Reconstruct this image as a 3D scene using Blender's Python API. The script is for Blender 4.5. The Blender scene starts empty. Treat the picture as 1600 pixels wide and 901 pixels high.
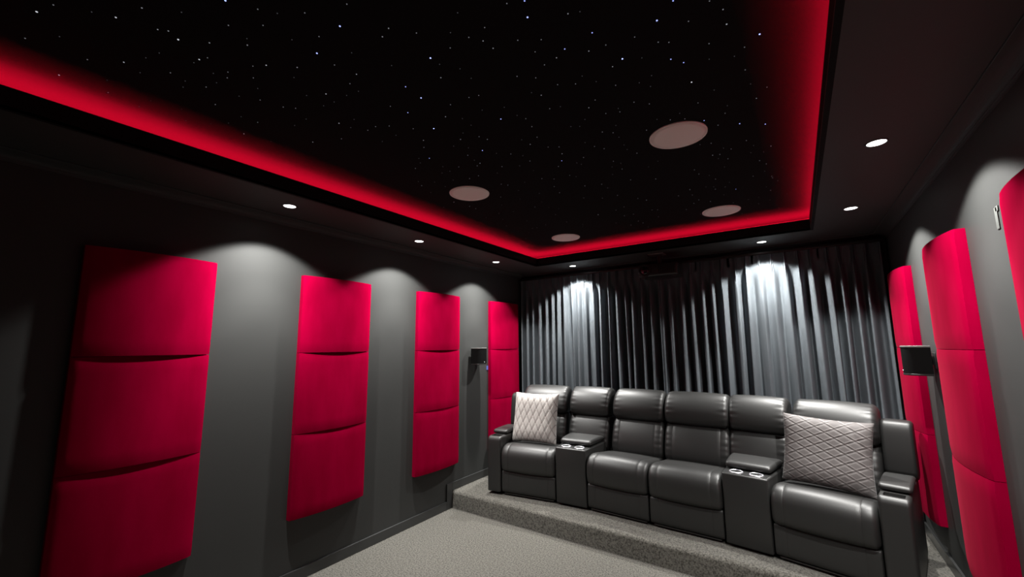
import bpy, bmesh, math, random
from mathutils import Vector, Matrix

S = bpy.context.scene
COL = S.collection
PI = math.pi

# ------------------------------------------------------------------ camera
YAW, PITCH, ROLL, FPX = .5989, .1385, -.0086, 646.36
CAM = Vector((3.214, 0.0, 1.706))
fw = Vector((-math.sin(YAW)*math.cos(PITCH), math.cos(YAW)*math.cos(PITCH), math.sin(PITCH)))
r0 = Vector((math.cos(YAW), math.sin(YAW), 0)); u0 = r0.cross(fw)
rt = math.cos(ROLL)*r0 + math.sin(ROLL)*u0
up = -math.sin(ROLL)*r0 + math.cos(ROLL)*u0
cd = bpy.data.cameras.new('camera'); cam = bpy.data.objects.new('camera', cd); COL.objects.link(cam)
cam.matrix_world = Matrix(((rt.x, up.x, -fw.x, CAM.x), (rt.y, up.y, -fw.y, CAM.y), (rt.z, up.z, -fw.z, CAM.z), (0, 0, 0, 1)))
cd.sensor_fit = 'HORIZONTAL'; cd.sensor_width = 36; cd.lens = FPX/1600*36; cd.clip_start = .02
S.camera = cam

# ------------------------------------------------------------------ world, exposure, light levels
w = bpy.data.worlds.new('world'); S.world = w; w.use_nodes = True
w.node_tree.nodes['Background'].inputs[0].default_value = (0, 0, 0, 1)
w.node_tree.nodes['Background'].inputs[1].default_value = 0
vs = S.view_settings
vs.view_transform = 'Standard'; vs.look = 'None'; vs.exposure = 0; vs.gamma = 1; vs.use_curve_mapping = False
S.cycles.use_denoising = True
S.cycles.max_bounces = 8; S.cycles.diffuse_bounces = 5
SPOT_W = 560.0           # each ceiling downlight
LED_E = 70.0              # red cove strip emission
SPOT_COL = (1.0, .985, .95)

# ------------------------------------------------------------------ room measures (metres)
W, YF, YB, H = 3.958, -1.0, 4.99, 2.70
RX0, RX1, RY0, RY1 = .584, 3.392, -.42, 4.41       # opening of the ceiling recess
ft0, LEDGE = .0225, 2.732
LIP, HC = 2.797, 2.877                              # top of the recess lip, height of the star ceiling
PY, PZ = 3.518, .174                                # riser: front edge, top

# ------------------------------------------------------------------ materials
def mat(name, col, rough=.6, spec=.5, metal=0, sheen=0, sheen_col=(1, 1, 1), emit=None, es=0, bump=None, var=None, coat=0):
    m = bpy.data.materials.new(name); m.use_nodes = True
    nt = m.node_tree; b = nt.nodes['Principled BSDF']
    b.inputs['Base Color'].default_value = (*col, 1); b.inputs['Roughness'].default_value = rough
    b.inputs['Specular IOR Level'].default_value = spec; b.inputs['Metallic'].default_value = metal
    if sheen:
        b.inputs['Sheen Weight'].default_value = sheen; b.inputs['Sheen Tint'].default_value = (*sheen_col, 1); b.inputs['Sheen Roughness'].default_value = .35
    if coat: b.inputs['Coat Weight'].default_value = coat
    if emit:
        b.inputs['Emission Color'].default_value = (*emit, 1); b.inputs['Emission Strength'].default_value = es
    tc = None
    if bump or var:
        tc = nt.nodes.new('ShaderNodeTexCoord')
    if bump:
        sc, st, dist, det = bump
        n = nt.nodes.new('ShaderNodeTexNoise'); n.inputs['Scale'].default_value = sc; n.inputs['Detail'].default_value = det
        nt.links.new(tc.outputs['Object'], n.inputs['Vector'])
        bp = nt.nodes.new('ShaderNodeBump'); bp.inputs['Strength'].default_value = st; bp.inputs['Distance'].default_value = dist
        nt.links.new(n.outputs['Fac'], bp.inputs['Height']); nt.links.new(bp.outputs['Normal'], b.inputs['Normal'])
    if var:
        c2, sc, lo, hi, stretch = var
        n = nt.nodes.new('ShaderNodeTexNoise'); n.inputs['Scale'].default_value = sc; n.inputs['Detail'].default_value = 4
        mp = nt.nodes.new('ShaderNodeMapping'); mp.inputs['Scale'].default_value = stretch
        nt.links.new(tc.outputs['Object'], mp.inputs['Vector']); nt.links.new(mp.outputs['Vector'], n.inputs['Vector'])
        rp = nt.nodes.new('ShaderNodeMapRange'); rp.inputs['From Min'].default_value = lo; rp.inputs['From Max'].default_value = hi
        nt.links.new(n.outputs['Fac'], rp.inputs['Value'])
        mx = nt.nodes.new('ShaderNodeMix'); mx.data_type = 'RGBA'
        mx.inputs[6].default_value = (*col, 1); mx.inputs[7].default_value = (*c2, 1)
        nt.links.new(rp.outputs['Result'], mx.inputs[0]); nt.links.new(mx.outputs[2], b.inputs['Base Color'])
    return m

def emission(name, col, st):
    m = bpy.data.materials.new(name); m.use_nodes = True; nt = m.node_tree
    nt.nodes.clear(); e = nt.nodes.new('ShaderNodeEmission'); o = nt.nodes.new('ShaderNodeOutputMaterial')
    e.inputs[0].default_value = (*col, 1); e.inputs[1].default_value = st
    nt.links.new(e.outputs[0], o.inputs[0]); return m

M = {}
M['wall'] = mat('charcoal wall paint', (.036, .037, .036), .55, .3, bump=(220, .08, .001, 2))
M['soffit'] = mat('black ceiling paint', (.036, .036, .036), .6, .3)
M['fascia'] = mat('matt black fascia paint', (.006, .006, .006), .8, .1)
M['trim'] = mat('black gloss trim paint', (.035, .036, .036), .3, .5)
M['star'] = mat('black star ceiling felt', (.012, .011, .0115), .95, .03)
M['carpet'] = mat('grey loop carpet', (.172, .164, .144), .95, .05, sheen=.1, bump=(380, 1.0, .009, 3), var=((.055, .052, .045), 88, .40, .66, (1, 1, 1)))
M['red'] = mat('crimson velvet', (.24, .0003, .021), .85, 0, sheen=.05, sheen_col=(1, .12, .18), bump=(350, .12, .001, 2), var=((.20, .0002, .016), 9, .35, .7, (1, 1, .3)))
M['curtain'] = mat('slate grey curtain cloth', (.165, .188, .208), .8, .25, bump=(600, .15, .001, 2))
M['leather'] = mat('black leather', (.013, .013, .0126), .46, .55, bump=(260, .14, .0012, 3))
M['leather_in'] = mat('dark lining', (.010, .010, .010), .7, .2)
M['tray'] = mat('grey tray liner', (.045, .045, .043), .5, .4)
M['chrome'] = mat('brushed chrome', (.85, .86, .90), .42, .5, metal=1)
M['steel'] = mat('dark steel rail', (.12, .12, .12), .35, .5, metal=1)
M['plastic'] = mat('black plastic', (.018, .018, .018), .35, .45)
M['grille'] = mat('charcoal speaker cloth', (.007, .007, .007), .95, .02, bump=(900, .5, .002, 1))
M['spk_top'] = mat('brightened grey plastic', (.12, .12, .115), .45, .4)  # lighter than the black cabinet, paints light onto the speaker tops
M['spk_grille'] = mat('white perforated grille', (.88, .82, .79), .85, .1, bump=(1500, .3, .001, 0))
M['lens'] = emission('lit downlight lens', (1, .99, .96), 6)
M['led'] = emission('red led', (1, .004, .035), LED_E)
M['star_w'] = emission('white fibre light', (.9, .92, 1), 1.0)
M['glass'] = mat('dark projector glass', (.012, .012, .016), .05, .8, coat=1)
M['pale'] = mat('pale strip finish', (.10, .105, .10), .5, .3)
M['blue'] = emission('blue indicator', (.25, .3, .9), .6)

# ------------------------------------------------------------------ helpers
def obj(name, bm, m, parent=None, smooth=True, auto=None):
    me = bpy.data.meshes.new(name)
    bmesh.ops.recalc_face_normals(bm, faces=bm.faces)
    bm.to_mesh(me); bm.free()
    ms = m if isinstance(m, (list, tuple)) else [m]
    for x in ms: me.materials.append(x)
    if smooth:
        me.polygons.foreach_set('use_smooth', [True]*len(me.polygons))
        if auto is not None: me.set_sharp_from_angle(angle=math.radians(auto))
    o = bpy.data.objects.new(name, me); COL.objects.link(o)
    if parent: o.parent = parent
    return o

def tag(o, label=None, cat=None, group=None, kind=None):
    if label: o['label'] = label
    if cat: o['category'] = cat
    if group: o['group'] = group
    if kind: o['kind'] = kind
    return o

def thing(name, label, cat, loc=(0, 0, 0), rz=0, group=None):
    o = bpy.data.objects.new(name, None); COL.objects.link(o); o.empty_display_size = .1
    o.location = loc; o.rotation_euler = (0, 0, rz)
    return tag(o, label, cat, group)

def struct(name, bm, m, label, parent=None, smooth=False):
    o = obj(name, bm, m, parent, smooth)
    return tag(o, label, None, None, 'structure')

def box(bm, x0, x1, y0, y1, z0, z1, bev=0, seg=3, mi=0):
    r = bmesh.ops.create_cube(bm, size=1)
    vs_ = r['verts']
    bmesh.ops.scale(bm, vec=(x1-x0, y1-y0, z1-z0), verts=vs_)
    bmesh.ops.translate(bm, vec=((x0+x1)/2, (y0+y1)/2, (z0+z1)/2), verts=vs_)
    fs = set(f for v in vs_ for f in v.link_faces)
    for f in fs: f.material_index = mi
    if bev:
        es = list(set(e for v in vs_ for e in v.link_edges))
        bmesh.ops.bevel(bm, geom=es, offset=bev, segments=seg, profile=.5, affect='EDGES', clamp_overlap=True)

def lathe(bm, prof, n=40, mtx=None, cap0=True, cap1=True):
    """prof: (radius, z) pairs"""
    rings = []
    for r, z in prof:
        rings.append([bm.verts.new((r*math.cos(2*PI*i/n), r*math.sin(2*PI*i/n), z)) for i in range(n)])
    for a, b in zip(rings, rings[1:]):
        for i in range(n):
            bm.faces.new((a[i], a[(i+1) % n], b[(i+1) % n], b[i]))
    if cap0: bm.faces.new(rings[0])
    if cap1: bm.faces.new(rings[-1])
    if mtx is not None:
        bmesh.ops.transform(bm, matrix=mtx, verts=[v for r in rings for v in r])

def tube(bm, pts, r, n=10):
    rings = []
    pts = [Vector(p) for p in pts]
    for i, p in enumerate(pts):
        t = (pts[min(i+1, len(pts)-1)] - pts[max(i-1, 0)]).normalized()
        a = t.cross(Vector((0, 0, 1)))
        if a.length < .01: a = t.cross(Vector((1, 0, 0)))
        a.normalize(); b = t.cross(a)
        rings.append([bm.verts.new(p + r*(math.cos(2*PI*k/n)*a + math.sin(2*PI*k/n)*b)) for k in range(n)])
    for A, B in zip(rings, rings[1:]):
        for k in range(n): bm.faces.new((A[k], A[(k+1) % n], B[(k+1) % n], B[k]))
    bm.faces.new(rings[0]); bm.faces.new(rings[-1])

def smooth_loop(ctrl, n=64):
    """closed Catmull-Rom through control points, resampled evenly"""
    k = len(ctrl); P = []
    for i in range(k):
        p0, p1, p2, p3 = (Vector(ctrl[(i+j-1) % k]) for j in range(4))
        for s in range(24):
            t = s/24
            P.append(.5*((2*p1) + (p2-p0)*t + (2*p0-5*p1+4*p2-p3)*t*t + (3*p1-p0-3*p2+p3)*t**3))
    d = [0]
    for a, b in zip(P, P[1:]+P[:1]): d.append(d[-1]+(b-a).length)
    out = []; j = 0
    for i in range(n):
        s = d[-1]*i/n
        while d[j+1] < s: j += 1
        t = (s-d[j])/max(d[j+1]-d[j], 1e-9)
        out.append(P[j].lerp(P[(j+1) % len(P)], t))
    return out

def chaikin(ctrl, it=2):
    P = [Vector(p) for p in ctrl]
    for _ in range(it):
        Q = []
        for a, b in zip(P, P[1:]+P[:1]):
            Q += [a.lerp(b, .25), a.lerp(b, .75)]
        P = Q
    return P

def resample(P, n):
    d = [0]
    for a, b in zip(P, P[1:]+P[:1]): d.append(d[-1]+(b-a).length)
    out = []; j = 0
    for i in range(n):
        s = d[-1]*i/n
        while d[j+1] < s: j += 1
        t = (s-d[j])/max(d[j+1]-d[j], 1e-9)
        out.append(P[j].lerp(P[(j+1) % len(P)], t))
    return out

def cushion(x0, x1, ctrl, r=.035, n=72, seams=(), wrinkle=.0, seed=0, crown=.0, x0b=None, x1b=None, it=2):
    """upholstered block: cross-section ctrl = (depth, height) lofted along x with rounded, gathered ends.
    x0b/x1b: x limits at the back (depth max) for wedge shapes"""
    rnd = random.Random(seed)
    P = resample(chaikin(ctrl, it), n)
    c = sum(P, Vector((0, 0)))/n
    N = []
    for i in range(n):
        t = P[(i+1) % n]-P[i-1]; t.normalize(); N.append(Vector((t.y, -t.x)))
    if sum((P[i]-c).dot(N[i]) for i in range(n)) < 0: N = [-q for q in N]
    wd = x1-x0
    st = []
    m = 7
    for k in range(m+1):
        a = PI/2*k/m; st.append((r*(1-math.cos(a)) if False else r*(1-math.sin(PI/2-a)), r*(1-math.sin(a))))
    left = [(x0+a, b) for a, b in st]
    ins = sorted(set([round(x0+r+(wd-2*r)*k/14, 4) for k in range(1, 14)]))
    mid = []
    for x in ins:
        if all(abs(x-s) > .012 for s in seams): mid.append((x, 0))
    for s in seams:
        mid += [(s-.005, 0), (s-.0022, .0010), (s, .0026), (s+.0022, .0010), (s+.005, 0)]
    mid.sort()
    right = [(x1-a, b) for a, b in reversed(st)]
    secs = left+mid+right
    dmin = min(p.x for p in P); dmax = max(p.x for p in P)
    ph = [rnd.uniform(0, 6.28) for _ in range(6)]
    bm = bmesh.new(); rings = []
    for x, inset in secs:
        u = (x-x0)/wd; edge = min(x-x0, x1-x)
        cr = crown*math.sin(PI*max(0, min(1, u)))**.6 if crown else 0
        ring = []
        for i, p in enumerate(P):
            q = p - N[i]*(inset-cr)
            if wrinkle:
                f = math.exp(-((edge-r*.9)/(.032))**2)
                side = 0 if u < .5 else 3
                s = i/n*2*PI
                wv = math.sin(19*s+ph[side]) + .6*math.sin(31*s+ph[side+1]+edge*30)+.5*math.sin(11*s+ph[side+2])
                q = q + N[i]*(wrinkle*f*wv*.5)
            xx = x
            if x0b is not None:
                t = (p.x-dmin)/(dmax-dmin)
                xx = (x0+(x0b-x0)*t)*(1-u) + (x1+(x1b-x1)*t)*u
            ring.append(bm.verts.new((xx, q.x, q.y)))
        rings.append(ring)
    for a, b in zip(rings, rings[1:]):
        for i in range(n): bm.faces.new((a[i], a[(i+1) % n], b[(i+1) % n], b[i]))
    bm.faces.new(rings[0]); bm.faces.new(rings[-1])
    return bm

def prism(bm, poly, z0, z1, bev=0, seg=3, edges='all'):
    """vertical prism from an (x, y) polygon"""
    a = [bm.verts.new((x, y, z0)) for x, y in poly]; b = [bm.verts.new((x, y, z1)) for x, y in poly]
    fs = [bm.faces.new(a), bm.faces.new(b)]
    k = len(poly)
    for i in range(k): fs.append(bm.faces.new((a[i], a[(i+1) % k], b[(i+1) % k], b[i])))
    if bev:
        es = list(set(e for f in fs for e in f.edges))
        bmesh.ops.bevel(bm, geom=es, offset=bev, segments=seg, profile=.5, affect='EDGES', clamp_overlap=True)

def carve(o, cutter_bm):
    me = bpy.data.meshes.new('cutter'); bmesh.ops.recalc_face_normals(cutter_bm, faces=cutter_bm.faces); cutter_bm.to_mesh(me); cutter_bm.free()
    c = bpy.data.objects.new('cutter', me); COL.objects.link(c); c.matrix_world = o.matrix_basis
    par = o.parent; o.parent = None
    md = o.modifiers.new('cut', 'BOOLEAN'); md.operation = 'DIFFERENCE'; md.object = c; md.solver = 'EXACT'
    dg = bpy.context.evaluated_depsgraph_get(); dg.update()
    new = bpy.data.meshes.new_from_object(o.evaluated_get(dg))
    o.modifiers.clear(); o.data = new; o.parent = par
    bpy.data.objects.remove(c); new.polygons.foreach_set('use_smooth', [True]*len(new.polygons)); new.set_sharp_from_angle(angle=math.radians(40))

# ------------------------------------------------------------------ room shell
def shell(name, b, m, label):
    bm = bmesh.new(); box(bm, *b); return struct(name, bm, m, label)
T = .12
shell('floor', (-T, W+T, YF-T, YB+T, -T, 0), M['carpet'], 'grey carpeted floor in front of the riser')
shell('wall_left', (-T, 0, YF-T, YB+T, 0, 3.0), M['wall'], 'charcoal painted side wall with four red panels')
shell('wall_right', (W, W+T, YF-T, YB+T, 0, 3.0), M['wall'], 'charcoal painted side wall with three red panels in view')
shell('wall_back', (0, W, YB, YB+T, 0, 3.0), M['wall'], 'charcoal wall behind the curtains')
shell('wall_front', (0, W, YF-T, YF, 0, 3.0), M['wall'], 'dark wall behind the viewpoint')
# carpeted riser with rounded nose
bm = bmesh.new()
prof = [(YB, 0), (PY, 0)]
rr = .036
for k in range(7):
    a = PI/2*k/6; prof.append((PY+rr-rr*math.cos(a), PZ-rr+rr*math.sin(a)))
prof.append((YB, PZ))
A = [bm.verts.new((0, y, z)) for y, z in prof]; B = [bm.verts.new((W, y, z)) for y, z in prof]
for i in range(len(prof)-1): bm.faces.new((A[i], A[i+1], B[i+1], B[i]))
bm.faces.new((A[-1], A[0], B[0], B[-1])); bm.faces.new(A); bm.faces.new(B)
o = struct('floor_riser', bm, M['carpet'], 'carpeted raised step carrying the sofa', smooth=True)
o.data.set_sharp_from_angle(angle=math.radians(40))
# soffit ring with recess
bm = bmesh.new()
for b in ((0, RX0-.30, YF, YB), (RX1+.30, W, YF, YB), (RX0-.30, RX1+.30, RY1+.30, YB), (RX0-.30, RX1+.30, YF, RY0-.30)):
    box(bm, b[0], b[1], b[2], b[3], H, 3.0)
for b in ((RX0-.30, RX0, RY0-.30, RY1+.30), (RX1, RX1+.30, RY0-.30, RY1+.30), (RX0, RX1, RY1, RY1+.30), (RX0, RX1, RY0-.30, RY0)):
    box(bm, b[0], b[1], b[2], b[3], H, H+.014)
for b in ((RX0-.30, RX0-ft0, RY0-.30, RY1+.30), (RX1+ft0, RX1+.30, RY0-.30, RY1+.30), (RX0-ft0, RX1+ft0, RY1+ft0, RY1+.30), (RX0-ft0, RX1+ft0, RY0-.30, RY0-ft0)):
    box(bm, b[0], b[1], b[2], b[3], H+.013, LEDGE)
struct('ceiling', bm, M['soffit'], 'black lowered ceiling border around the star recess')
# lip (fascia) of the recess, four boards
ft = .022
for i, (b, nm) in enumerate((((RX0-ft, RX0, RY0-ft, RY1+ft), 'long black lip board of the recess above the four-panel wall'),
                             ((RX1, RX1+ft, RY0-ft, RY1+ft), 'long black lip board of the recess above the three-panel wall'),
                             ((RX0, RX1, RY1, RY1+ft), 'black lip board of the recess nearest the curtains'),
                             ((RX0, RX1, RY0-ft, RY0), 'black lip board of the recess above the viewpoint'))):
    bm = bmesh.new(); box(bm, b[0], b[1], b[2], b[3], H-.001, LIP)
    struct('trim_%d' % (i+1), bm, M['fascia'], nm)
# cove cornice: concave profile swept along each wall
def cornice(idx, p0, p1, inward, label):
    bm = bmesh.new(); d = .088; h = .05
    pr = [(0, 0), (0, -h), (.006, -h), (.008, -h+.008)]
    for k in range(9):
        a = PI/2*k/8
        pr.append((d-.010 - (d-.020)*math.cos(a), -.008 - (h-.018)*(1-math.sin(a))))
    pr += [(d-.002, -.008), (d, -.006), (d, 0)]
    L = []
    for p in (p0, p1):
        L.append([bm.verts.new((p[0]+inward[0]*q[0], p[1]+inward[1]*q[0], H+q[1])) for q in pr])
    for i in range(len(pr)): bm.faces.new((L[0][i], L[0][(i+1) % len(pr)], L[1][(i+1) % len(pr)], L[1][i]))
    bm.faces.new(L[0]); bm.faces.new(L[1])
    struct('trim_%d' % idx, bm, M['soffit'], label, smooth=False)
cornice(5, (0, YF), (0, YB), (1, 0), 'black cornice along the top of the four-panel wall')
cornice(6, (W, YF), (W, YB), (-1, 0), 'black cornice along the top of the three-panel wall')
cornice(7, (0, YB), (W, YB), (0, -1), 'black cornice above the curtains')
# baseboards
def baseboard(name, wall, sgn, label):
    bm = bmesh.new()
    t = .016
    x0, x1 = (0, t) if sgn > 0 else (W-t, W)
    box(bm, x0, x1, YF, PY-.085, 0, .083, .003, 2)
    box(bm, x0, x1, PY-.085, PY-.001, 0, .083+PZ, .003, 2)
    box(bm, x0, x1, PY-.001, YB, PZ, .083+PZ, .003, 2)
    struct(name, bm, M['trim'], label)
baseboard('baseboard_left', 0, 1, 'black skirting stepping up onto the riser below the four-panel wall')
baseboard('baseboard_right', W, -1, 'black skirting stepping up onto the riser below the three-panel wall')

# ------------------------------------------------------------------ star ceiling
bm = bmesh.new(); box(bm, RX0-.30, RX1+.30, RY0-.30, RY1+.30, HC, HC+.02)
star = obj('star_ceiling_panel', bm, M['star'], None, False)
tag(star, 'black ceiling panel full of tiny star lights inside the red-lit recess', 'star ceiling')
STARS = """2.073,1.094,-4 2.717,1.551,-4 2.512,1.142,-3 2.891,1.425,-3 1.924,0.782,-3 3.195,1.719,-3.5 1.709,0.493,-3 1.838,1.264,-3.5 1.721,0.813,-3 2.542,1.076,-2 1.687,1.499,-4 2.961,1.368,-2 1.36,0.469,3 2.92,1.88,3 2.673,1.345,-2 2.548,1.363,-2 1.119,0.139,3 3.098,1.591,2 1.31,0.303,2.5 2.881,1.669,-2 1.295,0.559,2.5 2.039,1.632,-2.5 2.92,1.721,-2 1.844,1.164,-2 2.317,1.196,1.5 2.009,0.905,1.5 2.639,1.211,1.3 1.481,0.732,2 2.622,1.429,1.5 2.497,1.389,1.5 2.062,0.891,1.3 1.738,0.983,1.7 1.5,0.988,2 2.309,1.142,1.3 1.691,1.313,-2 3.097,1.508,1.3 1.744,1.85,-2.5 2.02,1.209,1.5 2.276,1.096,1.2 2.316,1.574,1.6 3.058,2.407,-2.5 2.486,1.05,1 2.666,1.574,1.4 1.437,0.544,1.6 1.439,0.342,1.5 3.171,2.493,-2.5 1.573,0.813,1.5 1.024,0.389,2 1.319,1.173,2 2.865,1.539,1.2 1.543,0.633,1.4 2.033,0.737,1 2.899,1.564,1.2 2.907,2.262,-2 2.421,1.216,1 3.064,1.441,1 2.299,1.394,1.2 3.027,1.662,1.2 1.595,0.547,1.2 0.692,0.255,2.2 2.179,1.097,1 1.82,1.45,1.5 2.985,1.495,1 1.76,0.573,1 1.383,0.432,1.3 2.129,0.966,0.9 1.36,0.407,1.3 2.497,1.265,0.9 1.813,0.767,1 1.408,1.74,-2 2.435,1.398,1 1.878,0.675,0.9 2.457,1.8,1.3 2.486,1.59,1.1 2.443,1.309,0.9 2.356,1.092,0.8 2.691,1.436,0.9 0.796,0.937,2 2.069,2.254,-1.8 1.715,0.894,1 1.546,1.558,1.5 1.698,0.619,0.9 2.02,1.952,1.5 2.147,1.704,1.2 2.798,1.459,0.8 1.726,1.672,1.4 2.631,1.704,1 2.074,1.406,1 2.361,1.45,0.9 1.258,0.675,1.2 2.657,1.883,1.1 3.151,2.192,1.3 2.417,1.548,0.9 1.851,1.76,1.3 1.622,1.979,1.6 3.128,1.923,1 1.098,0.522,1.2 1.231,0.929,1.2 1.448,1.305,1.2 1.334,0.574,1 2.762,2.152,1.2 1.797,0.621,0.7 1.658,1.006,0.9 1.35,0.74,1 1.209,0.166,1 2.714,1.941,1 2.571,1.925,1 1.914,1.385,0.9 1.014,1.206,1.4 1.512,1.343,1.1 2.235,1.038,0.6 2.077,1.143,0.7 3.14,1.765,0.8 0.897,0.137,1.2 2.294,1.695,0.9 2.116,2.168,1.3 0.986,0.73,1.2 2.132,1.789,1 2.026,1.392,0.8 3.183,2.803,1.6 3.198,2.12,1 1.858,1.987,1.2 1.595,1.436,1 2.876,2.732,1.5 1.27,0.969,1 2.507,1.898,0.9 2.32,0.983,0.5 1.631,1.847,1.2 2.509,1.757,0.8 2.678,1.227,0.5 1.528,0.427,0.7 1.832,1.709,1 1.108,0.649,1 1.43,0.703,0.8 2.421,2.063,1 2.467,2.105,1 1.382,1.305,1 2.628,2.185,1 1.664,1.226,0.8 2.48,2.902,1.6 3.1,1.801,0.7 0.925,0.3,1 1.303,0.66,0.8 2.126,1.289,0.6 1.486,1.619,1 2.534,1.556,0.6 2.318,2.195,1 1.641,1.062,0.7 1.182,1.278,1 2.346,1.71,0.7 2.912,2.07,0.8 2.011,1.511,0.7 2.354,2.255,1 0.993,2.422,1.7 2.569,1.628,0.6 1.489,2.127,1.2 3.012,1.76,0.6 2.012,2.316,1.1 2.785,1.729,0.6 2.289,1.531,0.6 1.201,0.836,0.8 2.143,2.078,0.9 1.825,3.429,2 2.203,2.291,1 1.902,2.138,1 2.725,1.748,0.6 1.822,2.426,1.2 2.994,2.003,0.7 2.096,1.903,0.8 2.96,2.356,0.9 2.497,2.428,1 0.696,0.409,1 2.128,1.213,0.5 2.827,2.186,0.8 1.837,0.891,0.5 2.014,2.726,1.3 2.396,1.888,0.7 0.982,0.924,0.9 2.926,3.461,-1.7 2.895,2.556,1 1.286,0.787,0.7 1.708,2.102,1 3.008,2.249,0.8 2.116,1.555,0.6 1.497,0.84,0.6 2.304,1.91,0.7 2.089,2.042,0.8 1.225,1.792,1 2.128,2.77,1.2 2.127,1.652,0.6 1.015,0.209,0.7 2.575,1.891,0.6 2.636,3.265,1.4 1.473,1.047,0.6 2.337,2.453,0.9 1.21,0.453,0.6 1.023,0.59,0.7 2.328,2.815,1.1 3.138,2.049,0.6 1.243,0.628,0.6 2.759,1.804,0.5 2.948,2.843,1 1.131,0.432,0.6 1.493,3.459,1.7 2.344,1.936,0.6 2.982,2.705,0.9 1.181,0.663,0.6 1.416,1.196,0.6 2.817,2.115,0.6 1.796,2.74,1.1 1.583,1.998,0.8 2.785,1.592,0.4 2.706,2.106,0.6 2.738,2.898,1 1.713,0.717,0.4 1.907,1.033,0.4 1.791,1.929,0.7 1.823,2.605,1 2.296,3.3,1.3 1.568,1.05,0.5 1.473,1.941,0.8 1.407,2.129,0.9 1.274,0.248,0.5 1.153,0.765,0.6 3.027,2.18,0.6 1.083,0.579,0.6 1.888,2.483,0.9 3.112,2.993,1 3.069,2.639,0.8 2.009,1.877,0.6 2.83,3.156,1.1 1.879,1.513,0.5 0.807,0.652,0.7 1.529,2.341,0.9 1.415,0.943,0.5 1.255,0.554,0.5 0.85,0.84,0.7 1.558,2.384,0.9 3.145,3.075,1 2.533,3.354,1.2 2.292,2.119,0.6 2.342,2.6,0.8 1.64,1.709,0.6 1.402,1.036,0.5 2.008,2.49,0.8 2.915,2.746,0.8 1.039,2.024,0.9 2.135,2.336,0.7 1.314,1.752,0.7 0.827,1.065,0.7 0.97,0.85,0.6 2.749,2.993,0.9 2.507,2.04,0.5 1.785,1.626,0.5 1.905,2.05,0.6 2.02,3.047,1 1.381,1.956,0.7 2.946,2.667,0.7 2.572,2.618,0.7 2.464,2.346,0.6 1.373,2.551,0.9 1.62,1.924,0.6 1.331,1.235,0.5 1.218,1.052,0.5 1.464,1.429,0.5 0.994,0.448,0.5 1.031,2.575,1 2.497,2.67,0.7 1.47,2.911,1 2.034,2.536,0.7 0.839,2.466,1 2.476,2.172,0.5 1.034,2.652,1 2.141,3.059,0.9 1.809,2.16,0.6 2.898,2.805,0.7 3.056,3.255,0.9 3.076,2.831,0.7 2.136,2.867,0.8 1.697,1.776,0.5 2.149,2.375,0.6 1.688,2.411,0.7 1.392,1.877,0.6 1.108,1.051,0.5 1.344,1.431,0.5 2.719,3.646,1.1 3.142,2.865,0.7 1.164,2.03,0.7 1.074,1.958,0.7 2.366,2.509,0.6 1.874,1.589,0.4 2.468,2.279,0.5 2.251,3.222,0.9 3.167,3.369,0.9 1.622,2.166,0.6 3.044,3.947,1.2 2.299,2.529,0.6 1.579,0.616,0.3 0.813,0.382,0.5 1.168,2.136,0.7 1.317,1.948,0.6 2.51,3.744,1.1 3.098,2.734,0.6 2.628,3.396,0.9 1.9,2.956,0.8 0.773,0.542,0.5 1.353,1.703,0.5 2.257,2.648,0.6 2.804,3.058,0.7 0.994,2.16,0.7 3.164,3.332,0.8 2.092,3.6,1 0.767,0.791,0.5 2.838,2.535,0.5 1.865,3.768,1.1 2.062,3.834,1.1 0.666,0.526,0.5 1.513,3.198,0.9 2.798,3.369,0.8 3.143,3.644,0.9 2.597,3.615,0.9 3.129,3.202,0.7 3.196,3.453,0.8 1.844,2.276,0.5 1.286,3.419,1 2.912,2.966,0.6 1.583,2.838,0.7 1.563,2.516,0.6 2.089,3.358,0.8 1.121,2.87,0.8 2.589,3.953,1 1.117,3.446,1 1.269,2.707,0.7 2.648,3.548,0.8 2.003,3.399,0.8 1.662,2.661,0.6 2.079,3.923,1 2.867,3.359,0.7 1.296,2.081,0.5 0.952,2.902,0.8 2.255,3.81,0.9 2.262,3.581,0.8 2.899,4.167,1 2.303,3.605,0.8 1.613,3.071,0.7 1.473,2.676,0.6 1.252,2.905,0.7 2.08,4.092,1 2.008,3.596,0.8 2.872,3.789,0.8 0.698,0.704,0.4 2.904,3.281,0.6 1.961,3.923,0.9 2.747,3.277,0.6 0.819,2.311,0.6 2.894,3.878,0.8 2.794,3.311,0.6 0.949,3.228,0.8 1.56,2.991,0.6 1.162,3.458,0.8 3.057,3.765,0.7 2.928,4.363,0.9 3.229,3.189,0.5 2.834,3.54,0.6 3.18,4.175,0.8 2.344,4.368,0.9 3.127,3.893,0.7 1.581,3.627,0.7 1.046,3.036,0.6 1.544,3.701,0.7 1.203,3.205,0.6 2.984,3.776,0.6 0.847,3.742,0.8 3.246,3.814,0.6 1.554,4.168,0.8 1.002,3.56,0.7 3.121,3.545,0.5 2.655,4.277,0.7 2.514,4.325,0.7 3.27,4.09,0.6 1.474,4.126,0.7 0.942,3.959,0.6"""
def star_mat(c):
    b = min(abs(c), 4)
    k = 'star_%d_%d' % (c < 0, round(b*2))
    if k not in M:
        col = (.35, .42, 1.0) if c < 0 else (.88, .92, 1.0)
        M[k] = emission(k, col, (.10*b**1.8) if c > 0 else .42*b**1.3)
    return M[k]
cut = 0
stuff_bm = bmesh.new(); stuff_mats = []
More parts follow.
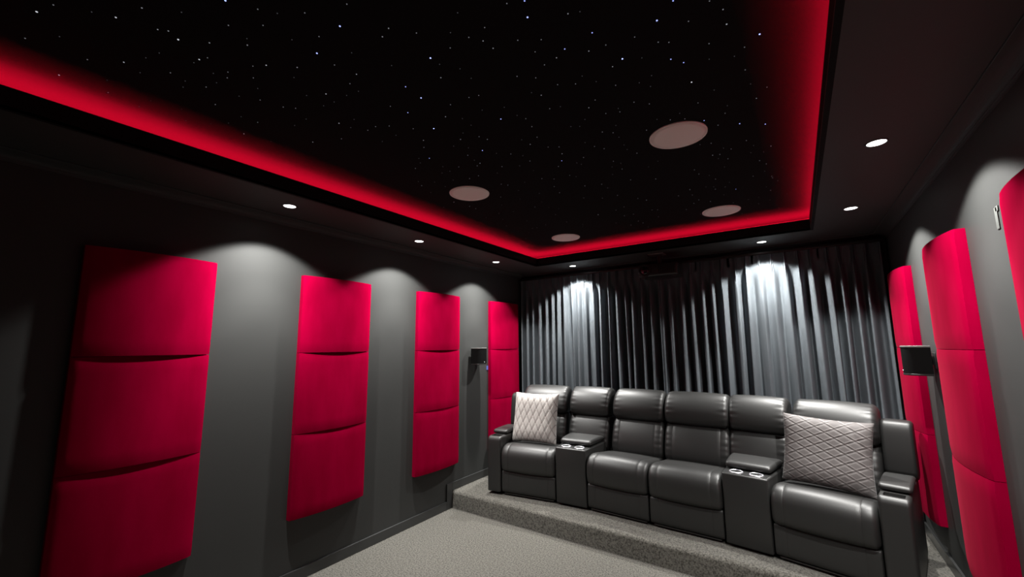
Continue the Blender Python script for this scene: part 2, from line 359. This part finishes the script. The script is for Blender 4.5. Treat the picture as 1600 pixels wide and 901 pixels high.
def star_disc(bm, x, y, c, mi=0):
    r = .0016+.0005*min(abs(c), 3)
    ring = [bm.verts.new((x+r*math.cos(2*PI*i/8), y+r*math.sin(2*PI*i/8), HC-.0016)) for i in range(8)]
    top = [bm.verts.new((x+r*math.cos(2*PI*i/8), y+r*math.sin(2*PI*i/8), HC+.001)) for i in range(8)]
    f = bm.faces.new(ring); f.material_index = mi
    for i in range(8):
        f = bm.faces.new((ring[i], ring[(i+1) % 8], top[(i+1) % 8], top[i])); f.material_index = mi
for k, s in enumerate(STARS.split()):
    x, y, c = map(float, s.split(','))
    if k < 99:
        bm = bmesh.new(); star_disc(bm, x, y, c); obj('fibre_star', bm, star_mat(c), star, False)
    else:
        m = star_mat(c)
        if m not in stuff_mats: stuff_mats.append(m)
        star_disc(stuff_bm, x, y, c, stuff_mats.index(m))
rnd = random.Random(4)
m = star_mat(.8)
if m not in stuff_mats: stuff_mats.append(m)
for _ in range(50):      # the part of the panel behind the viewpoint
    star_disc(stuff_bm, rnd.uniform(.75, 3.2), rnd.uniform(-.3, .1), .8, stuff_mats.index(m))
tag(obj('faint_stars', stuff_bm, stuff_mats, star, False), 'fainter star points', kind='stuff')

# one continuous red LED strip lying on the ledge behind the lip
bm = bmesh.new()
of, sw = .05, .19
x0, x1, y0, y1 = RX0-of, RX1+of, RY0-of, RY1+of
z0, z1 = LEDGE+.0005, LEDGE+.004
out = [(x0-sw, y0-sw), (x1+sw, y0-sw), (x1+sw, y1+sw), (x0-sw, y1+sw)]
inn = [(x0, y0), (x1, y0), (x1, y1), (x0, y1)]
vo0 = [bm.verts.new((*p, z0)) for p in out]; vi0 = [bm.verts.new((*p, z0)) for p in inn]
vo1 = [bm.verts.new((*p, z1)) for p in out]; vi1 = [bm.verts.new((*p, z1)) for p in inn]
for i in range(4):
    j = (i+1) % 4
    bm.faces.new((vo1[i], vo1[j], vi1[j], vi1[i])); bm.faces.new((vo0[i], vo0[j], vi0[j], vi0[i]))
    bm.faces.new((vo0[i], vo0[j], vo1[j], vo1[i])); bm.faces.new((vi0[i], vi0[j], vi1[j], vi1[i]))
tag(obj('led_strip', bm, M['led'], None, False), 'red light strip lying behind the lip of the star recess', 'light strip')

# ------------------------------------------------------------------ downlights
def spot_data():
    d = bpy.data.lights.new('downlight beam', 'SPOT'); d.energy = SPOT_W; d.color = SPOT_COL
    d.spot_size = math.radians(120); d.spot_blend = .26; d.shadow_soft_size = .022
    d.use_nodes = True; nt = d.node_tree
    em = nt.nodes['Emission']
    tc = nt.nodes.new('ShaderNodeTexCoord'); sp = nt.nodes.new('ShaderNodeSeparateXYZ'); ab = nt.nodes.new('ShaderNodeMath'); ab.operation = 'ABSOLUTE'
    nt.links.new(tc.outputs['Normal'], sp.inputs[0]); nt.links.new(sp.outputs['Z'], ab.inputs[0])
    cr = nt.nodes.new('ShaderNodeFloatCurve'); cv = cr.mapping.curves[0]
    PTS = ((0, .0), (.52, .0), (.60, .15), (.68, .205), (.77, .26), (.82, .31), (.87, .42), (.91, .52), (.95, .53), (1, .54))
    for i, p in enumerate(PTS):
        if i == 0: cv.points[0].location = p
        elif i == len(PTS)-1: cv.points[-1].location = p
        else: cv.points.new(*p)
    for p in cv.points: p.handle_type = 'VECTOR'
    cr.mapping.update()
    nt.links.new(ab.outputs[0], cr.inputs['Value']); nt.links.new(cr.outputs[0], em.inputs['Strength'])
    return d
BEAM = spot_data()
DL = [((.333, 1.442), 'lit downlight above the gap between the two red panels furthest from the sofa'),
      ((.333, 2.665), 'lit downlight above the gap between the two middle red panels on the long wall'),
      ((.333, 3.888), 'lit downlight above the wall speaker beside the panel touching the curtains'),
      ((.960, 4.666), 'lit downlight close to the curtains, above the seat with the pale cushion'),
      ((3.007, 4.666), 'lit downlight close to the curtains, right of the projector'),
      ((3.626, 3.874), 'smaller lit downlight of the two in the wide border right of the star recess'),
      ((3.626, 2.648), 'largest lit downlight, in the wide border right of the star recess'),
      ((3.626, 1.42), 'downlight above the gap next to the nearest red panel')]
proto = None
for (x, y), lab in DL:
    if proto is None:
        proto = thing('downlight', lab, 'downlight', (x, y, H), 0, 'recessed downlights in the ceiling border')
        bm = bmesh.new(); lathe(bm, [(.039, .0005), (.039, -.002), (.0415, -.004), (.046, -.003), (.047, .0005)], 40, None, False, False)
        obj('trim_ring', bm, M['plastic'], proto, True, 30)
        bm = bmesh.new(); lathe(bm, [(.0388, .0005), (.0388, -.0012), (.03, -.0016), (.01, -.0018)], 40)
        obj('lens', bm, M['lens'], proto)
        t = proto
    else:
        t = proto.copy(); COL.objects.link(t); t.location = (x, y, H); t['label'] = lab
        for ch in list(proto.children):
            if ch.type == 'MESH':
                c = ch.copy(); COL.objects.link(c); c.parent = t
    l = bpy.data.objects.new('downlight_beam', BEAM); COL.objects.link(l); l.parent = t; l.location = (0, 0, -.012)

# ------------------------------------------------------------------ ceiling speakers
CS = [((1.221, 2.348), 'round pale ceiling speaker above the long four-panel wall, the left of the nearer pair'),
      ((2.755, 2.348), 'largest round pale ceiling speaker in the star ceiling'),
      ((1.221, 3.971), 'smallest round pale ceiling speaker, near the inner corner of the red glow'),
      ((2.755, 3.971), 'round pale ceiling speaker touching the red glow, above the right curtain')]
proto = None
for (x, y), lab in CS:
    if proto is None:
        proto = t = thing('ceiling_speaker', lab, 'speaker', (x, y, HC), 0, 'round speakers set in the star ceiling')
        bm = bmesh.new(); lathe(bm, [(.1465, 0), (.1465, -.005), (.149, -.006), (.1525, -.005), (.1535, 0)], 64, None, False, False)
        obj('rim', bm, M['spk_grille'], t, True, 40)
        bm = bmesh.new(); lathe(bm, [(.1464, -.001), (.1464, -.0050), (.12, -.0055), (.05, -.0058)], 64)
        obj('grille', bm, M['spk_grille'], t)
    else:
        t = proto.copy(); COL.objects.link(t); t.location = (x, y, HC); t['label'] = lab
        for ch in list(proto.children):
            c = ch.copy(); COL.objects.link(c); c.parent = t

# ------------------------------------------------------------------ red acoustic panels
PW, PH0, PH1, PT = .63, .453, 2.277, .046
def tile_mesh(z0, z1, bulge, seed, tw):
    """one curved upholstered tile, back at x=0, bulging to +x, y from 0 to PW"""
    bm = bmesh.new(); ny, nz = 32, 14
    def X(u, v):
        b = bulge*(1-(2*u-1)**2)**.9 * (1 + tw*(v-.5)*2)
        return PT + b
    g = .0014
    rows = []
    for j in range(nz+1):
        v = j/nz; row = []
        for i in range(ny+1):
            u = i/ny
            # soft rounding at the rim
            e = min(u, 1-u)*PW; f = min(v, 1-v)*(z1-z0)
            d = 0
            if e < .006: d += .004*(1-e/.006)**2
            if f < .008: d += .004*(1-f/.008)**2
            row.append(bm.verts.new((X(u, v)-d, u*PW, z0+g+(z1-z0-2*g)*v)))
        rows.append(row)
    for j in range(nz):
        for i in range(ny): bm.faces.new((rows[j][i], rows[j][i+1], rows[j+1][i+1], rows[j+1][i]))
    rim = [rows[0][i] for i in range(ny+1)] + [rows[j][ny] for j in range(1, nz+1)] + [rows[nz][i] for i in range(ny-1, -1, -1)] + [rows[j][0] for j in range(nz-1, 0, -1)]
    bk = [bm.verts.new((.0, v.co.y, v.co.z)) for v in rim]
    n = len(rim)
    for i in range(n): bm.faces.new((rim[i], rim[(i+1) % n], bk[(i+1) % n], bk[i]))
    bm.faces.new(bk)
    return bm
TH = (PH1-PH0)/3
LP = [(.509, 'red three-tile wall panel furthest from the sofa, fading into the dark'),
      (1.736, 'red three-tile wall panel, wholly lit, second from the dark end of the long wall'),
      (2.949, 'red three-tile wall panel beside the riser step, next to the wall speaker'),
      (4.166, 'narrow-looking red wall panel between the wall speaker and the curtains')]
RP = [(1.735, 'nearest red wall panel, cut by the picture edge beside a pale strip'),
      (2.953, 'tall red curved wall panel in front of the black speaker beside the sofa arm'),
      (4.170, 'red curved panel behind the sofa arm, next to the curtains')]
def panel(x, y, flip, lab, seed):
    t = thing('acoustic_panel', lab, 'wall panel', (x, y, 0), 0, 'red three-tile acoustic panels')
    r = random.Random(seed)
    bul = [.031, .034, .041] if not flip else [.032, .032, .032]
    tws = {1: (-.08, -.08, -.06), 2: (-.03, -.07, -.06), 3: (-.015, -.03, -.03), 4: (-.01, -.02, -.02)}.get(seed, (0, 0, 0))
    for k in range(3):
        bm = tile_mesh(PH0+TH*k, PH0+TH*(k+1), bul[k]+r.uniform(-.001, .001), seed*3+k, tws[k])
        if flip: bmesh.ops.scale(bm, vec=(-1, 1, 1), verts=bm.verts)
        obj('upholstered_tile', bm, M['red'], t, True, 35)
for i, (y, lab) in enumerate(LP): panel(.0005, y, False, lab, i+1)
for i, (y, lab) in enumerate(RP): panel(W-.0005, y, True, lab, i+11)

# ------------------------------------------------------------------ wall speakers
def wall_speaker(x, y, z, sgn, lab):
    """D-shaped surround speaker; sgn = direction out of the wall"""
    t = thing('wall_speaker', lab, 'speaker', (x, y, z), 0, 'black surround speakers on the side walls')
    hw, h = .088, .196
    pl = [(.030, -hw), (.095, -hw)]
    for k in range(9):
        a = -PI/2+PI*k/8
        pl.append((.120+.042*math.cos(a), hw*.93*math.sin(a)))
    pl += [(.095, hw), (.030, hw)]
    bm = bmesh.new(); prism(bm, [(sgn*p[0], p[1]) for p in pl], .012, h-.012, 0)
    # grille skin slightly proud, body caps
    obj('grille', bm, M['grille'], t, True, 40)
    for a, b, nm, m in ((h-.012, h, 'top_cap', M['spk_top']), (0, .012, 'bottom_cap', M['plastic'])):  # top cap lightened in colour as if lit from above
        bm = bmesh.new(); prism(bm, [(sgn*(.03+(p[0]-.03)*1.015), p[1]*1.015) for p in pl], a, b, .003, 2); obj(nm, bm, m, t, True, 35)
    bm = bmesh.new()
    box(bm, *sorted((sgn*.0005, sgn*.010)), -.045, .045, .045, .15, .003, 2); box(bm, *sorted((sgn*.008, sgn*.034)), -.02, .02, .07, .125, .003, 2)
    obj('wall_bracket', bm, M['plastic'], t, True, 35)
    bm = bmesh.new(); lathe(bm, [(.005, 0), (.005, .002), (.003, .003)], 16, Matrix.Translation((sgn*.1618, .0, .03)) @ Matrix.Rotation(sgn*PI/2, 4, 'Y'))
    obj('badge', bm, M['chrome'], t)
    return t
wall_speaker(0, 3.885, 1.495, 1, 'black wall speaker beside the red panel that touches the curtains, above a pale cushion')
wall_speaker(W, 3.885, 1.490, -1, 'black wall speaker between the two red panels above the sofa arm by the grey cushion')

# ------------------------------------------------------------------ curtains
def curtain(x0, x1, n_pleats, seed, lab, y_off):
    rnd = random.Random(seed)
    # irregular pleat centres
    px = [x0+.03]
    base = (x1-x0-.06)/n_pleats
    ws = [base*rnd.uniform(.82, 1.2) for _ in range(n_pleats)]
    sc = (x1-x0-.06)/sum(ws)
    for q in ws: px.append(px[-1]+q*sc)
    ph = [rnd.uniform(-.25, .25) for _ in px]; am = [rnd.uniform(.82, 1.15) for _ in px]; lean = [rnd.uniform(-.016, .016) for _ in px]
    am = [a*(1-.5*sum(math.exp(-((p-q)/.24)**2) for q in (1.0, 3.02))) for a, p in zip(am, px)]
    zt, zb = 2.615, PZ+.012
    zs = [zt, zt-.006, zt-.03, zt-.06, zt-.09, zt-.105, zt-.12, zt-.14, zt-.17, zt-.21, zt-.26, zt-.33, zt-.42, zt-.55, zt-.7, zt-.9, zt-1.1, zt-1.35, zt-1.6, zt-1.85, zt-2.1, zb+.1, zb]
    per = 30
    bm = bmesh.new(); rows = []
    def front(i, f, z):
        # f 0..1 between pleat i and i+1; returns (dx, depth towards room)
        d = zt-z
        hd = max(0, min(1, (d-.10)/.22)); hd = hd*hd*(3-2*hd)      # 0 in heading, 1 in hanging folds
        a = am[i]*(1-f)+am[i+1]*f
        c = math.cos(2*PI*f)
        fold = a*.047*(abs((1+c)/2)**1.25*2-1)
        fold += .006*math.sin(4*PI*f+ph[i]*6)*min(1, d/.8)
        # pinch pleat: three narrow fingers at the pleat, flat cloth between
        e = min(f, 1-f)*(px[i+1]-px[i])
        fan = (.6+.4*max(0, 1-d/.1)) if d < .105 else 1
        pinch = .030*math.exp(-(e/(.010*fan+.004))**2) + .010*math.cos(2*PI*e/.011)*math.exp(-(e/.016)**2)
        if abs(d-.105) < .012: pinch *= .75
        dep = pinch*(1-hd)+fold*hd
        sx = lean[i]*(1-f)+lean[i+1]*f
        return sx*min(1, d/1.6), dep
    for z in zs:
        row = []
        for i in range(n_pleats):
            for k in range(per):
                f = k/per
                sx, dep = front(i, f, z)
                skew = .008*math.sin(2*PI*f+ph[i]*8)*min(1, (zt-z)/.5)
                row.append(bm.verts.new((px[i]+(px[i+1]-px[i])*f+sx+skew, y_off-dep, z)))
        sx, dep = front(n_pleats-1, 1.0, z)
        row.append(bm.verts.new((px[-1], y_off-dep, z)))
        rows.append(row)
    for a, b in zip(rows, rows[1:]):
        for i in range(len(a)-1): bm.faces.new((a[i], a[i+1], b[i+1], b[i]))
    bmesh.ops.solidify(bm, geom=bm.faces, thickness=.0025)
    o = obj('curtain', bm, M['curtain'], None, True, 80)
    return tag(o, lab, 'curtain', 'grey pinch-pleat curtains behind the sofa')
curtain(.02, 1.988, 19, 3, 'slate grey pleated curtain hanging from the red panel corner to the projector', 4.895)
curtain(1.932, 3.93, 18, 8, 'slate grey pleated curtain hanging right of the projector to the far right corner', 4.900)
bm = bmesh.new(); box(bm, .02, W-.02, 4.885, 4.91, 2.618, 2.645, .003, 2)
for x in (.1, 1.0, 1.98, 2.9, 3.85): box(bm, x-.012, x+.012, 4.89, 4.99, 2.640, 2.652)
tag(obj('curtain_track', bm, M['plastic'], None, True, 35), 'black track carrying the pleated curtains', 'curtain track')

# ------------------------------------------------------------------ projector
t = thing('projector', 'black projector hanging from the ceiling border in front of the dark curtain middle', 'projector', (2.04, 4.60, 2.42))
bm = bmesh.new(); box(bm, -.20, .21, -.14, .16, .015, .150, .022, 4)
obj('body', bm, M['plastic'], t, True, 35)
bm = bmesh.new(); lathe(bm, [(.068, 0), (.068, .012), (.060, .030), (.052, .030), (.050, .012)], 48, Matrix.Translation((-.125, -.139, .083)) @ Matrix.Rotation(PI/2, 4, 'X'), True, True)
ln = obj('lens_barrel', bm, M['plastic'], t, True, 35)
bm = bmesh.new(); lathe(bm, [(.050, 0), (.046, .006), (.034, .011), (.018, .014), (.004, .015)], 40, Matrix.Translation((-.125, -.150, .083)) @ Matrix.Rotation(PI/2, 4, 'X'))
obj('lens_glass', bm, M['glass'], ln)
bm = bmesh.new()
for k in range(9): box(bm, .02+k*.018, .031+k*.018, -.1425, -.138, .04, .125)
obj('vent', bm, M['leather_in'], t, False)
bm = bmesh.new(); lathe(bm, [(.022, .15), (.022, .262)], 24); box(bm, -.07, .07, -.06, .06, .150, .158, .002, 2)
obj('mount_pole', bm, M['plastic'], t, True, 35)
bm = bmesh.new(); box(bm, -.11, .06, -.07, .07, .268, .2795, .003, 2)
obj('mount_plate', bm, M['spk_top'], t, True, 35)
for x in (-.16, .17):
    bm = bmesh.new(); lathe(bm, [(.014, .0), (.016, .004), (.016, .016)], 20, Matrix.Translation((x, -.1, 0))); obj('foot', bm, M['plastic'], t, True, 35)

# ------------------------------------------------------------------ small things on the walls
bm = bmesh.new(); box(bm, W-.004, W, 2.545, 2.572, 2.178, 2.272, .0015, 2); box(bm, W-.004, W, 2.532, 2.56, 2.252, 2.275, .0015, 2)  # pale mark built as a thin raised strip
tag(obj('pale_wall_strip', bm, M['pale'], None, True, 35), 'small pale strip on the wall beside the nearest red panel', 'wall_mark')
bm = bmesh.new(); box(bm, .0, .006, 4.130, 4.158, 1.418, 1.468, .002, 2)
tag(obj('indicator_light', bm, M['blue'], None, True, 35), 'tiny bluish indicator on the wall just below the wall speaker near the curtains', 'indicator')

# ------------------------------------------------------------------ cinema sofa
ROT = math.radians(-2.0)
sofa = thing('recliner_sofa', 'curved black leather cinema sofa with four recliner seats and two consoles', 'sofa', (2.045, 3.765, PZ), ROT)
L = M['leather']
def place(o, px, py, a):
    o.location = (px, py, 0); o.rotation_euler = (0, 0, a); return o
SEAT = [(.02, .245), (-.012, .26), (-.022, .33), (-.018, .42), (.01, .475), (.07, .50), (.14, .498), (.28, .475), (.45, .452), (.62, .445), (.62, .30), (.60, .245)]
FOOT = [(.03, .035), (.012, .035), (.004, .06), (.002, .14), (.006, .225), (.015, .247), (.04, .25), (.06, .20), (.06, .06)]
BACK = [(.52, .43), (.475, .46), (.470, .53), (.505, .65), (.552, .745), (.605, .785), (.66, .79), (.72, .76), (.74, .60), (.70, .44)]
HEAD = [(.600, .772), (.552, .785), (.530, .835), (.538, .905), (.568, .975), (.620, 1.030), (.685, 1.060), (.745, 1.058), (.795, 1.015), (.805, .92), (.79, .82), (.74, .77)]
def seat_unit(w, px, py, a, seed, hb=(0, 0)):
    """recliner seat occupying local x 0..w"""
    r_ = []
    sm = (.085, w-.085)
    o = obj('seat_cushion', cushion(.004, w-.004, SEAT, .034, 84, sm, .0014, seed, .012), L, sofa); place(o, px, py, a)
    o = obj('footrest', cushion(.006, w-.006, FOOT, .010, 60, sm, 0, seed), L, sofa); place(o, px, py, a)
    b0, b1 = hb[0], w-hb[1]
    o = obj('back_cushion', cushion(b0+.006, b1-.006, BACK, .038, 72, (b0+.085, b1-.085), .004, seed+1, .012), L, sofa); place(o, px, py, a)
    o = obj('headrest', cushion(b0+.003, b1-.003, HEAD, .048, 72, (), .0045, seed+2, .012), L, sofa); place(o, px, py, a)
    bm = bmesh.new(); box(bm, b0+.012, b1-.012, .72, .80, .04, 1.0, .02, 3)
    box(bm, .012, w-.012, .06, .74, .045, .26, .01, 2)
    o = obj('seat_base', bm, M['leather_in'], sofa, True, 35); place(o, px, py, a)
    bm = bmesh.new(); box(bm, .03, w-.03, .022, .034, .016, .028, .002, 2)
    o = obj('front_rail', bm, M['steel'], sofa, True, 35); place(o, px, py, a)
    for x in (.05, w-.05):
        for y in (.09, .70):
            bm = bmesh.new(); lathe(bm, [(.018, 0), (.021, .004), (.021, .05)], 16, Matrix.Translation((x, y, 0)))
            o = obj('foot', bm, M['plastic'], sofa, True, 35); place(o, px, py, a)
CW = .585
seat_unit(CW, -CW, 0, 0, 21, (.05, 0))
seat_unit(CW, 0, 0, 0, 31, (0, .0))
WED = math.radians(10.0)
FRW = .322                                        # console front width
fx, fy = FRW*math.cos(WED/2), -FRW*math.sin(WED/2)
OW, AW = .605, .16                                # outer seat, arm
def console(side):
    """wedge console; local frame at the inner front corner, x outwards (side=+1 right)"""
    a = side*-WED/2
    base = (side*CW, 0)
    def S_(p): return (side*p[0], p[1])
    hw = WED/2
    dep = .50
    def wx(d): return (-math.tan(hw)*d*1.0+.004, FRW+math.tan(hw)*d-.004)
    def poly(d0, d1, g=0): 
        a0, a1 = wx(d0); b0, b1 = wx(d1)
        pts = [(a0-g, d0), (a1+g, d0), (b1+g, d1), (b0-g, d1)]
        return [S_(p) for p in pts]
    bm = bmesh.new(); prism(bm, poly(0, .60), .022, .540, .012, 3)
    body = obj('console', bm, L, sofa, True, 40); place(body, base[0], base[1], a)
    # top plate with seam
    bm = bmesh.new(); prism(bm, poly(.016, .16, -.016), .5395, .5425, .001, 1)
    obj('top_plate', bm, M['plastic'], body, True, 35)
    for cx in (.092, .232):
        bm = bmesh.new()
        lathe(bm, [(.0395, .001), (.0395, .0045), (.042, .0065), (.047, .0055), (.050, .0015), (.050, .0)], 40, Matrix.Translation((side*cx, .078, .542)), False, False)
        ring = obj('cup_holder', bm, M['chrome'], body, True, 40)
        bm = bmesh.new(); lathe(bm, [(.0397, .0024), (.038, .0020), (.020, .0018), (.004, .0018)], 32, Matrix.Translation((side*cx, .078, .542)), False, True)
        obj('cup_well', bm, M['leather_in'], body)
    # padded lid
    lid = [(.150, .550), (.132, .556), (.130, .580), (.140, .594), (.18, .602), (.34, .604), (.45, .600), (.475, .585), (.475, .548)]
    x0, x1 = wx(.13); xb0, xb1 = wx(.475)
    bm = cushion(x0+.006, x1-.006, lid, .024, 60, (), .0, 5, .003, xb0+.006, xb1-.006)
    if side < 0: bmesh.ops.scale(bm, vec=(-1, 1, 1), verts=bm.verts)
    obj('console_lid', bm, L, body, True)
    # lumbar cushion and headrest of the console back
    x0, x1 = wx(.50); xb0, xb1 = wx(.78)
    ex = .018
    for nm, pr, rr, sd in (('console_back', BACK, .042, 61), ('console_headrest', HEAD, .040, 62)):
        bm = cushion(x0-ex, x1+ex+.012, pr, rr, 72, (), .005, sd+side, .012, xb0-ex, xb1+ex)
        if side < 0: bmesh.ops.scale(bm, vec=(-1, 1, 1), verts=bm.verts)
        o = obj(nm, bm, L, sofa, True); place(o, base[0], base[1], a)
    bm = bmesh.new(); prism(bm, poly(.62, .80), .03, 1.0, .015, 2)
    o = obj('seat_base', bm, M['leather_in'], sofa, True, 35); place(o, base[0], base[1], a)
def outer(side):
    a = side*-WED
    px, py = side*CW+side*fx, fy
    if side > 0:
        seat_unit(OW, px, py, a, 41, (.05, 0))
    else:
        seat_unit(OW, px-OW*math.cos(a), py-OW*math.sin(a), a, 51, (0, .05))
    def P(o): return place(o, px, py, a)
    s = side
    x0, x1 = OW+.003, OW+AW
    X = lambda p, q: sorted((s*p, s*q))
    # arm body: rounded front, with a sunken tray at the front of its top
    ARM = [(.0, .022), (-.006, .06), (-.006, .40), (-.004, .555), (.010, .580), (.05, .583), (.40, .580), (.78, .575), (.795, .55), (.795, .06), (.79, .022)]
    bm = cushion(x0, x1, ARM, .020, 110, (), 0, 3, .0, it=1)
    if s < 0: bmesh.ops.scale(bm, vec=(-1, 1, 1), verts=bm.verts)
    arm = P(obj('armrest', bm, L, sofa, True))
    cb = bmesh.new(); box(cb, *X(x0+.026, x1-.026), .034, .112, .553, .62, .008, 3); carve(arm, cb)
    bm = bmesh.new(); box(bm, *X(x0+.0265, x1-.0265), .0345, .1115, .5535, .5560, .001, 1)
    obj('tray_liner', bm, M['tray'], arm, True, 35)
    LID = [(.150, .588), (.134, .592), (.132, .612), (.142, .624), (.18, .630), (.38, .630), (.50, .625), (.515, .61), (.51, .588)]
    bm = cushion(x0-.004, x1+.006, LID, .018, 64, (), 0, 4, .002)
    if s < 0: bmesh.ops.scale(bm, vec=(-1, 1, 1), verts=bm.verts)
    obj('arm_lid', bm, L, arm, True)
    # upright wing behind the arm
    WING = [(.575, .56), (.575, .70), (.600, .88), (.618, .945), (.65, .965), (.72, .965), (.765, .95), (.78, .90), (.785, .70), (.785, .56)]
    bm = cushion(x0-.006, x1+.016, WING, .022, 72, (), 0, 6, .004)
    if s < 0: bmesh.ops.scale(bm, vec=(-1, 1, 1), verts=bm.verts)
    wg = P(obj('side_wing', bm, L, sofa, True))
    for y in (.08, .70):
        bm = bmesh.new(); lathe(bm, [(.018, 0), (.021, .004), (.021, .03)], 16, Matrix.Translation((s*(x0+x1)/2, y, 0)))
        P(obj('foot', bm, M['plastic'], sofa, True, 35))
for s in (-1, 1): console(s); outer(s)

# ------------------------------------------------------------------ scatter cushions
def pillow_mat(name, col, line, su, sv, rough):
    m = bpy.data.materials.new(name); m.use_nodes = True; nt = m.node_tree; b = nt.nodes['Principled BSDF']
    b.inputs['Roughness'].default_value = rough; b.inputs['Specular IOR Level'].default_value = .2
    b.inputs['Sheen Weight'].default_value = .12; b.inputs['Sheen Roughness'].default_value = .3
    tc = nt.nodes.new('ShaderNodeTexCoord'); sp = nt.nodes.new('ShaderNodeSeparateXYZ'); nt.links.new(tc.outputs['Object'], sp.inputs[0])
    def math_(op, a, b_=None):
        n = nt.nodes.new('ShaderNodeMath'); n.operation = op
        for i, q in enumerate((a, b_)):
            if q is None: continue
            if isinstance(q, (int, float)): n.inputs[i].default_value = q
            else: nt.links.new(q, n.inputs[i])
        return n.outputs[0]
    x = math_('DIVIDE', sp.outputs['X'], su); z = math_('DIVIDE', sp.outputs['Z'], sv)
    p = math_('PINGPONG', math_('ADD', x, z), .5); q = math_('PINGPONG', math_('SUBTRACT', x, z), .5)
    d = math_('MINIMUM', p, q)
    mr = nt.nodes.new('ShaderNodeMapRange'); mr.inputs['From Min'].default_value = .025; mr.inputs['From Max'].default_value = .07
    nt.links.new(d, mr.inputs['Value'])
    mx = nt.nodes.new('ShaderNodeMix'); mx.data_type = 'RGBA'; mx.inputs[6].default_value = (*line, 1); mx.inputs[7].default_value = (*col, 1)
    nt.links.new(mr.outputs['Result'], mx.inputs[0]); nt.links.new(mx.outputs[2], b.inputs['Base Color'])
    ns = nt.nodes.new('ShaderNodeTexNoise'); ns.inputs['Scale'].default_value = 500; nt.links.new(tc.outputs['Object'], ns.inputs['Vector'])
    bp = nt.nodes.new('ShaderNodeBump'); bp.inputs['Strength'].default_value = .12; bp.inputs['Distance'].default_value = .001
    nt.links.new(ns.outputs['Fac'], bp.inputs['Height']); nt.links.new(bp.outputs['Normal'], b.inputs['Normal'])
    return m
def tri(v):
    v = v % 1.0
    return min(v, 1-v)
def pillow(name, w, h, th, m, su, sv, quilt, seed, lab, group):
    rnd = random.Random(seed); n = 120
    bm = bmesh.new(); sides = []
    ears = .055
    def pos(u, v, s):
        # outline pulled in along the edges, leaving pointed corners
        cu = 1-ears*(1-v*v)**1.0*abs(u)**2.5; cv = 1-ears*(1-u*u)**1.0*abs(v)**2.5
        x = u*cu*w/2; z = v*cv*h/2
        t = th*((1-u**4)*(1-v**4))**.55*.5
        t *= 1-.10*math.sin(2.1*u+seed)*math.sin(1.7*v+seed*.7)
        if s > 0:
            a = x/su; b = z/sv
            d = min(tri(a+b), tri(a-b))
            t += quilt*(min(1, d/.16)**.6-1)*min(1, 6*(1-abs(u)))*min(1, 6*(1-abs(v)))
            # slumped creases
            t -= .010*math.exp(-((u*.9+v*.5-.85)/.06)**2)*max(0, u)*(.4 if seed % 2 else 1)
        y = -s*t
        return (x, y, z+h/2)
    for s in (1, -1):
        g = [[None]*(n+1) for _ in range(n+1)]
        for i in range(n+1):
            for j in range(n+1):
                u = -1+2*i/n; v = -1+2*j/n
                if s < 0 and (i in (0, n) or j in (0, n)): g[i][j] = sides[0][i][j]
                else: g[i][j] = bm.verts.new(pos(u, v, s))
        sides.append(g)
        for i in range(n):
            for j in range(n): bm.faces.new((g[i][j], g[i+1][j], g[i+1][j+1], g[i][j+1]))
    o = obj(name, bm, m, None, True)
    return tag(o, lab, 'cushion', group)
pm1 = pillow_mat('silver quilted velvet', (.42, .395, .375), (.22, .20, .19), .074, .150, .7)
pm2 = pillow_mat('grey quilted velvet', (.12, .11, .108), (.24, .225, .22), .118, .066, .6)
# on the left end seat
p1 = pillow('scatter_cushion', .525, .53, .17, pm1, .074, .150, .004, 2, 'pale silver quilted cushion standing on the seat below the wall speaker', 'quilted cushions on the sofa ends')
p1.location = (.765, 3.975, PZ+.494); p1.rotation_euler = (math.radians(-13), math.radians(0), math.radians(7))
p2 = pillow('scatter_cushion', .555, .50, .17, pm2, .118, .066, .006, 5, 'darker grey diamond-quilted cushion leaning on the seat nearest the viewpoint', 'quilted cushions on the sofa ends')
p2.location = (3.300, 3.885, PZ+.494); p2.rotation_euler = (math.radians(-15), math.radians(2), math.radians(-11))
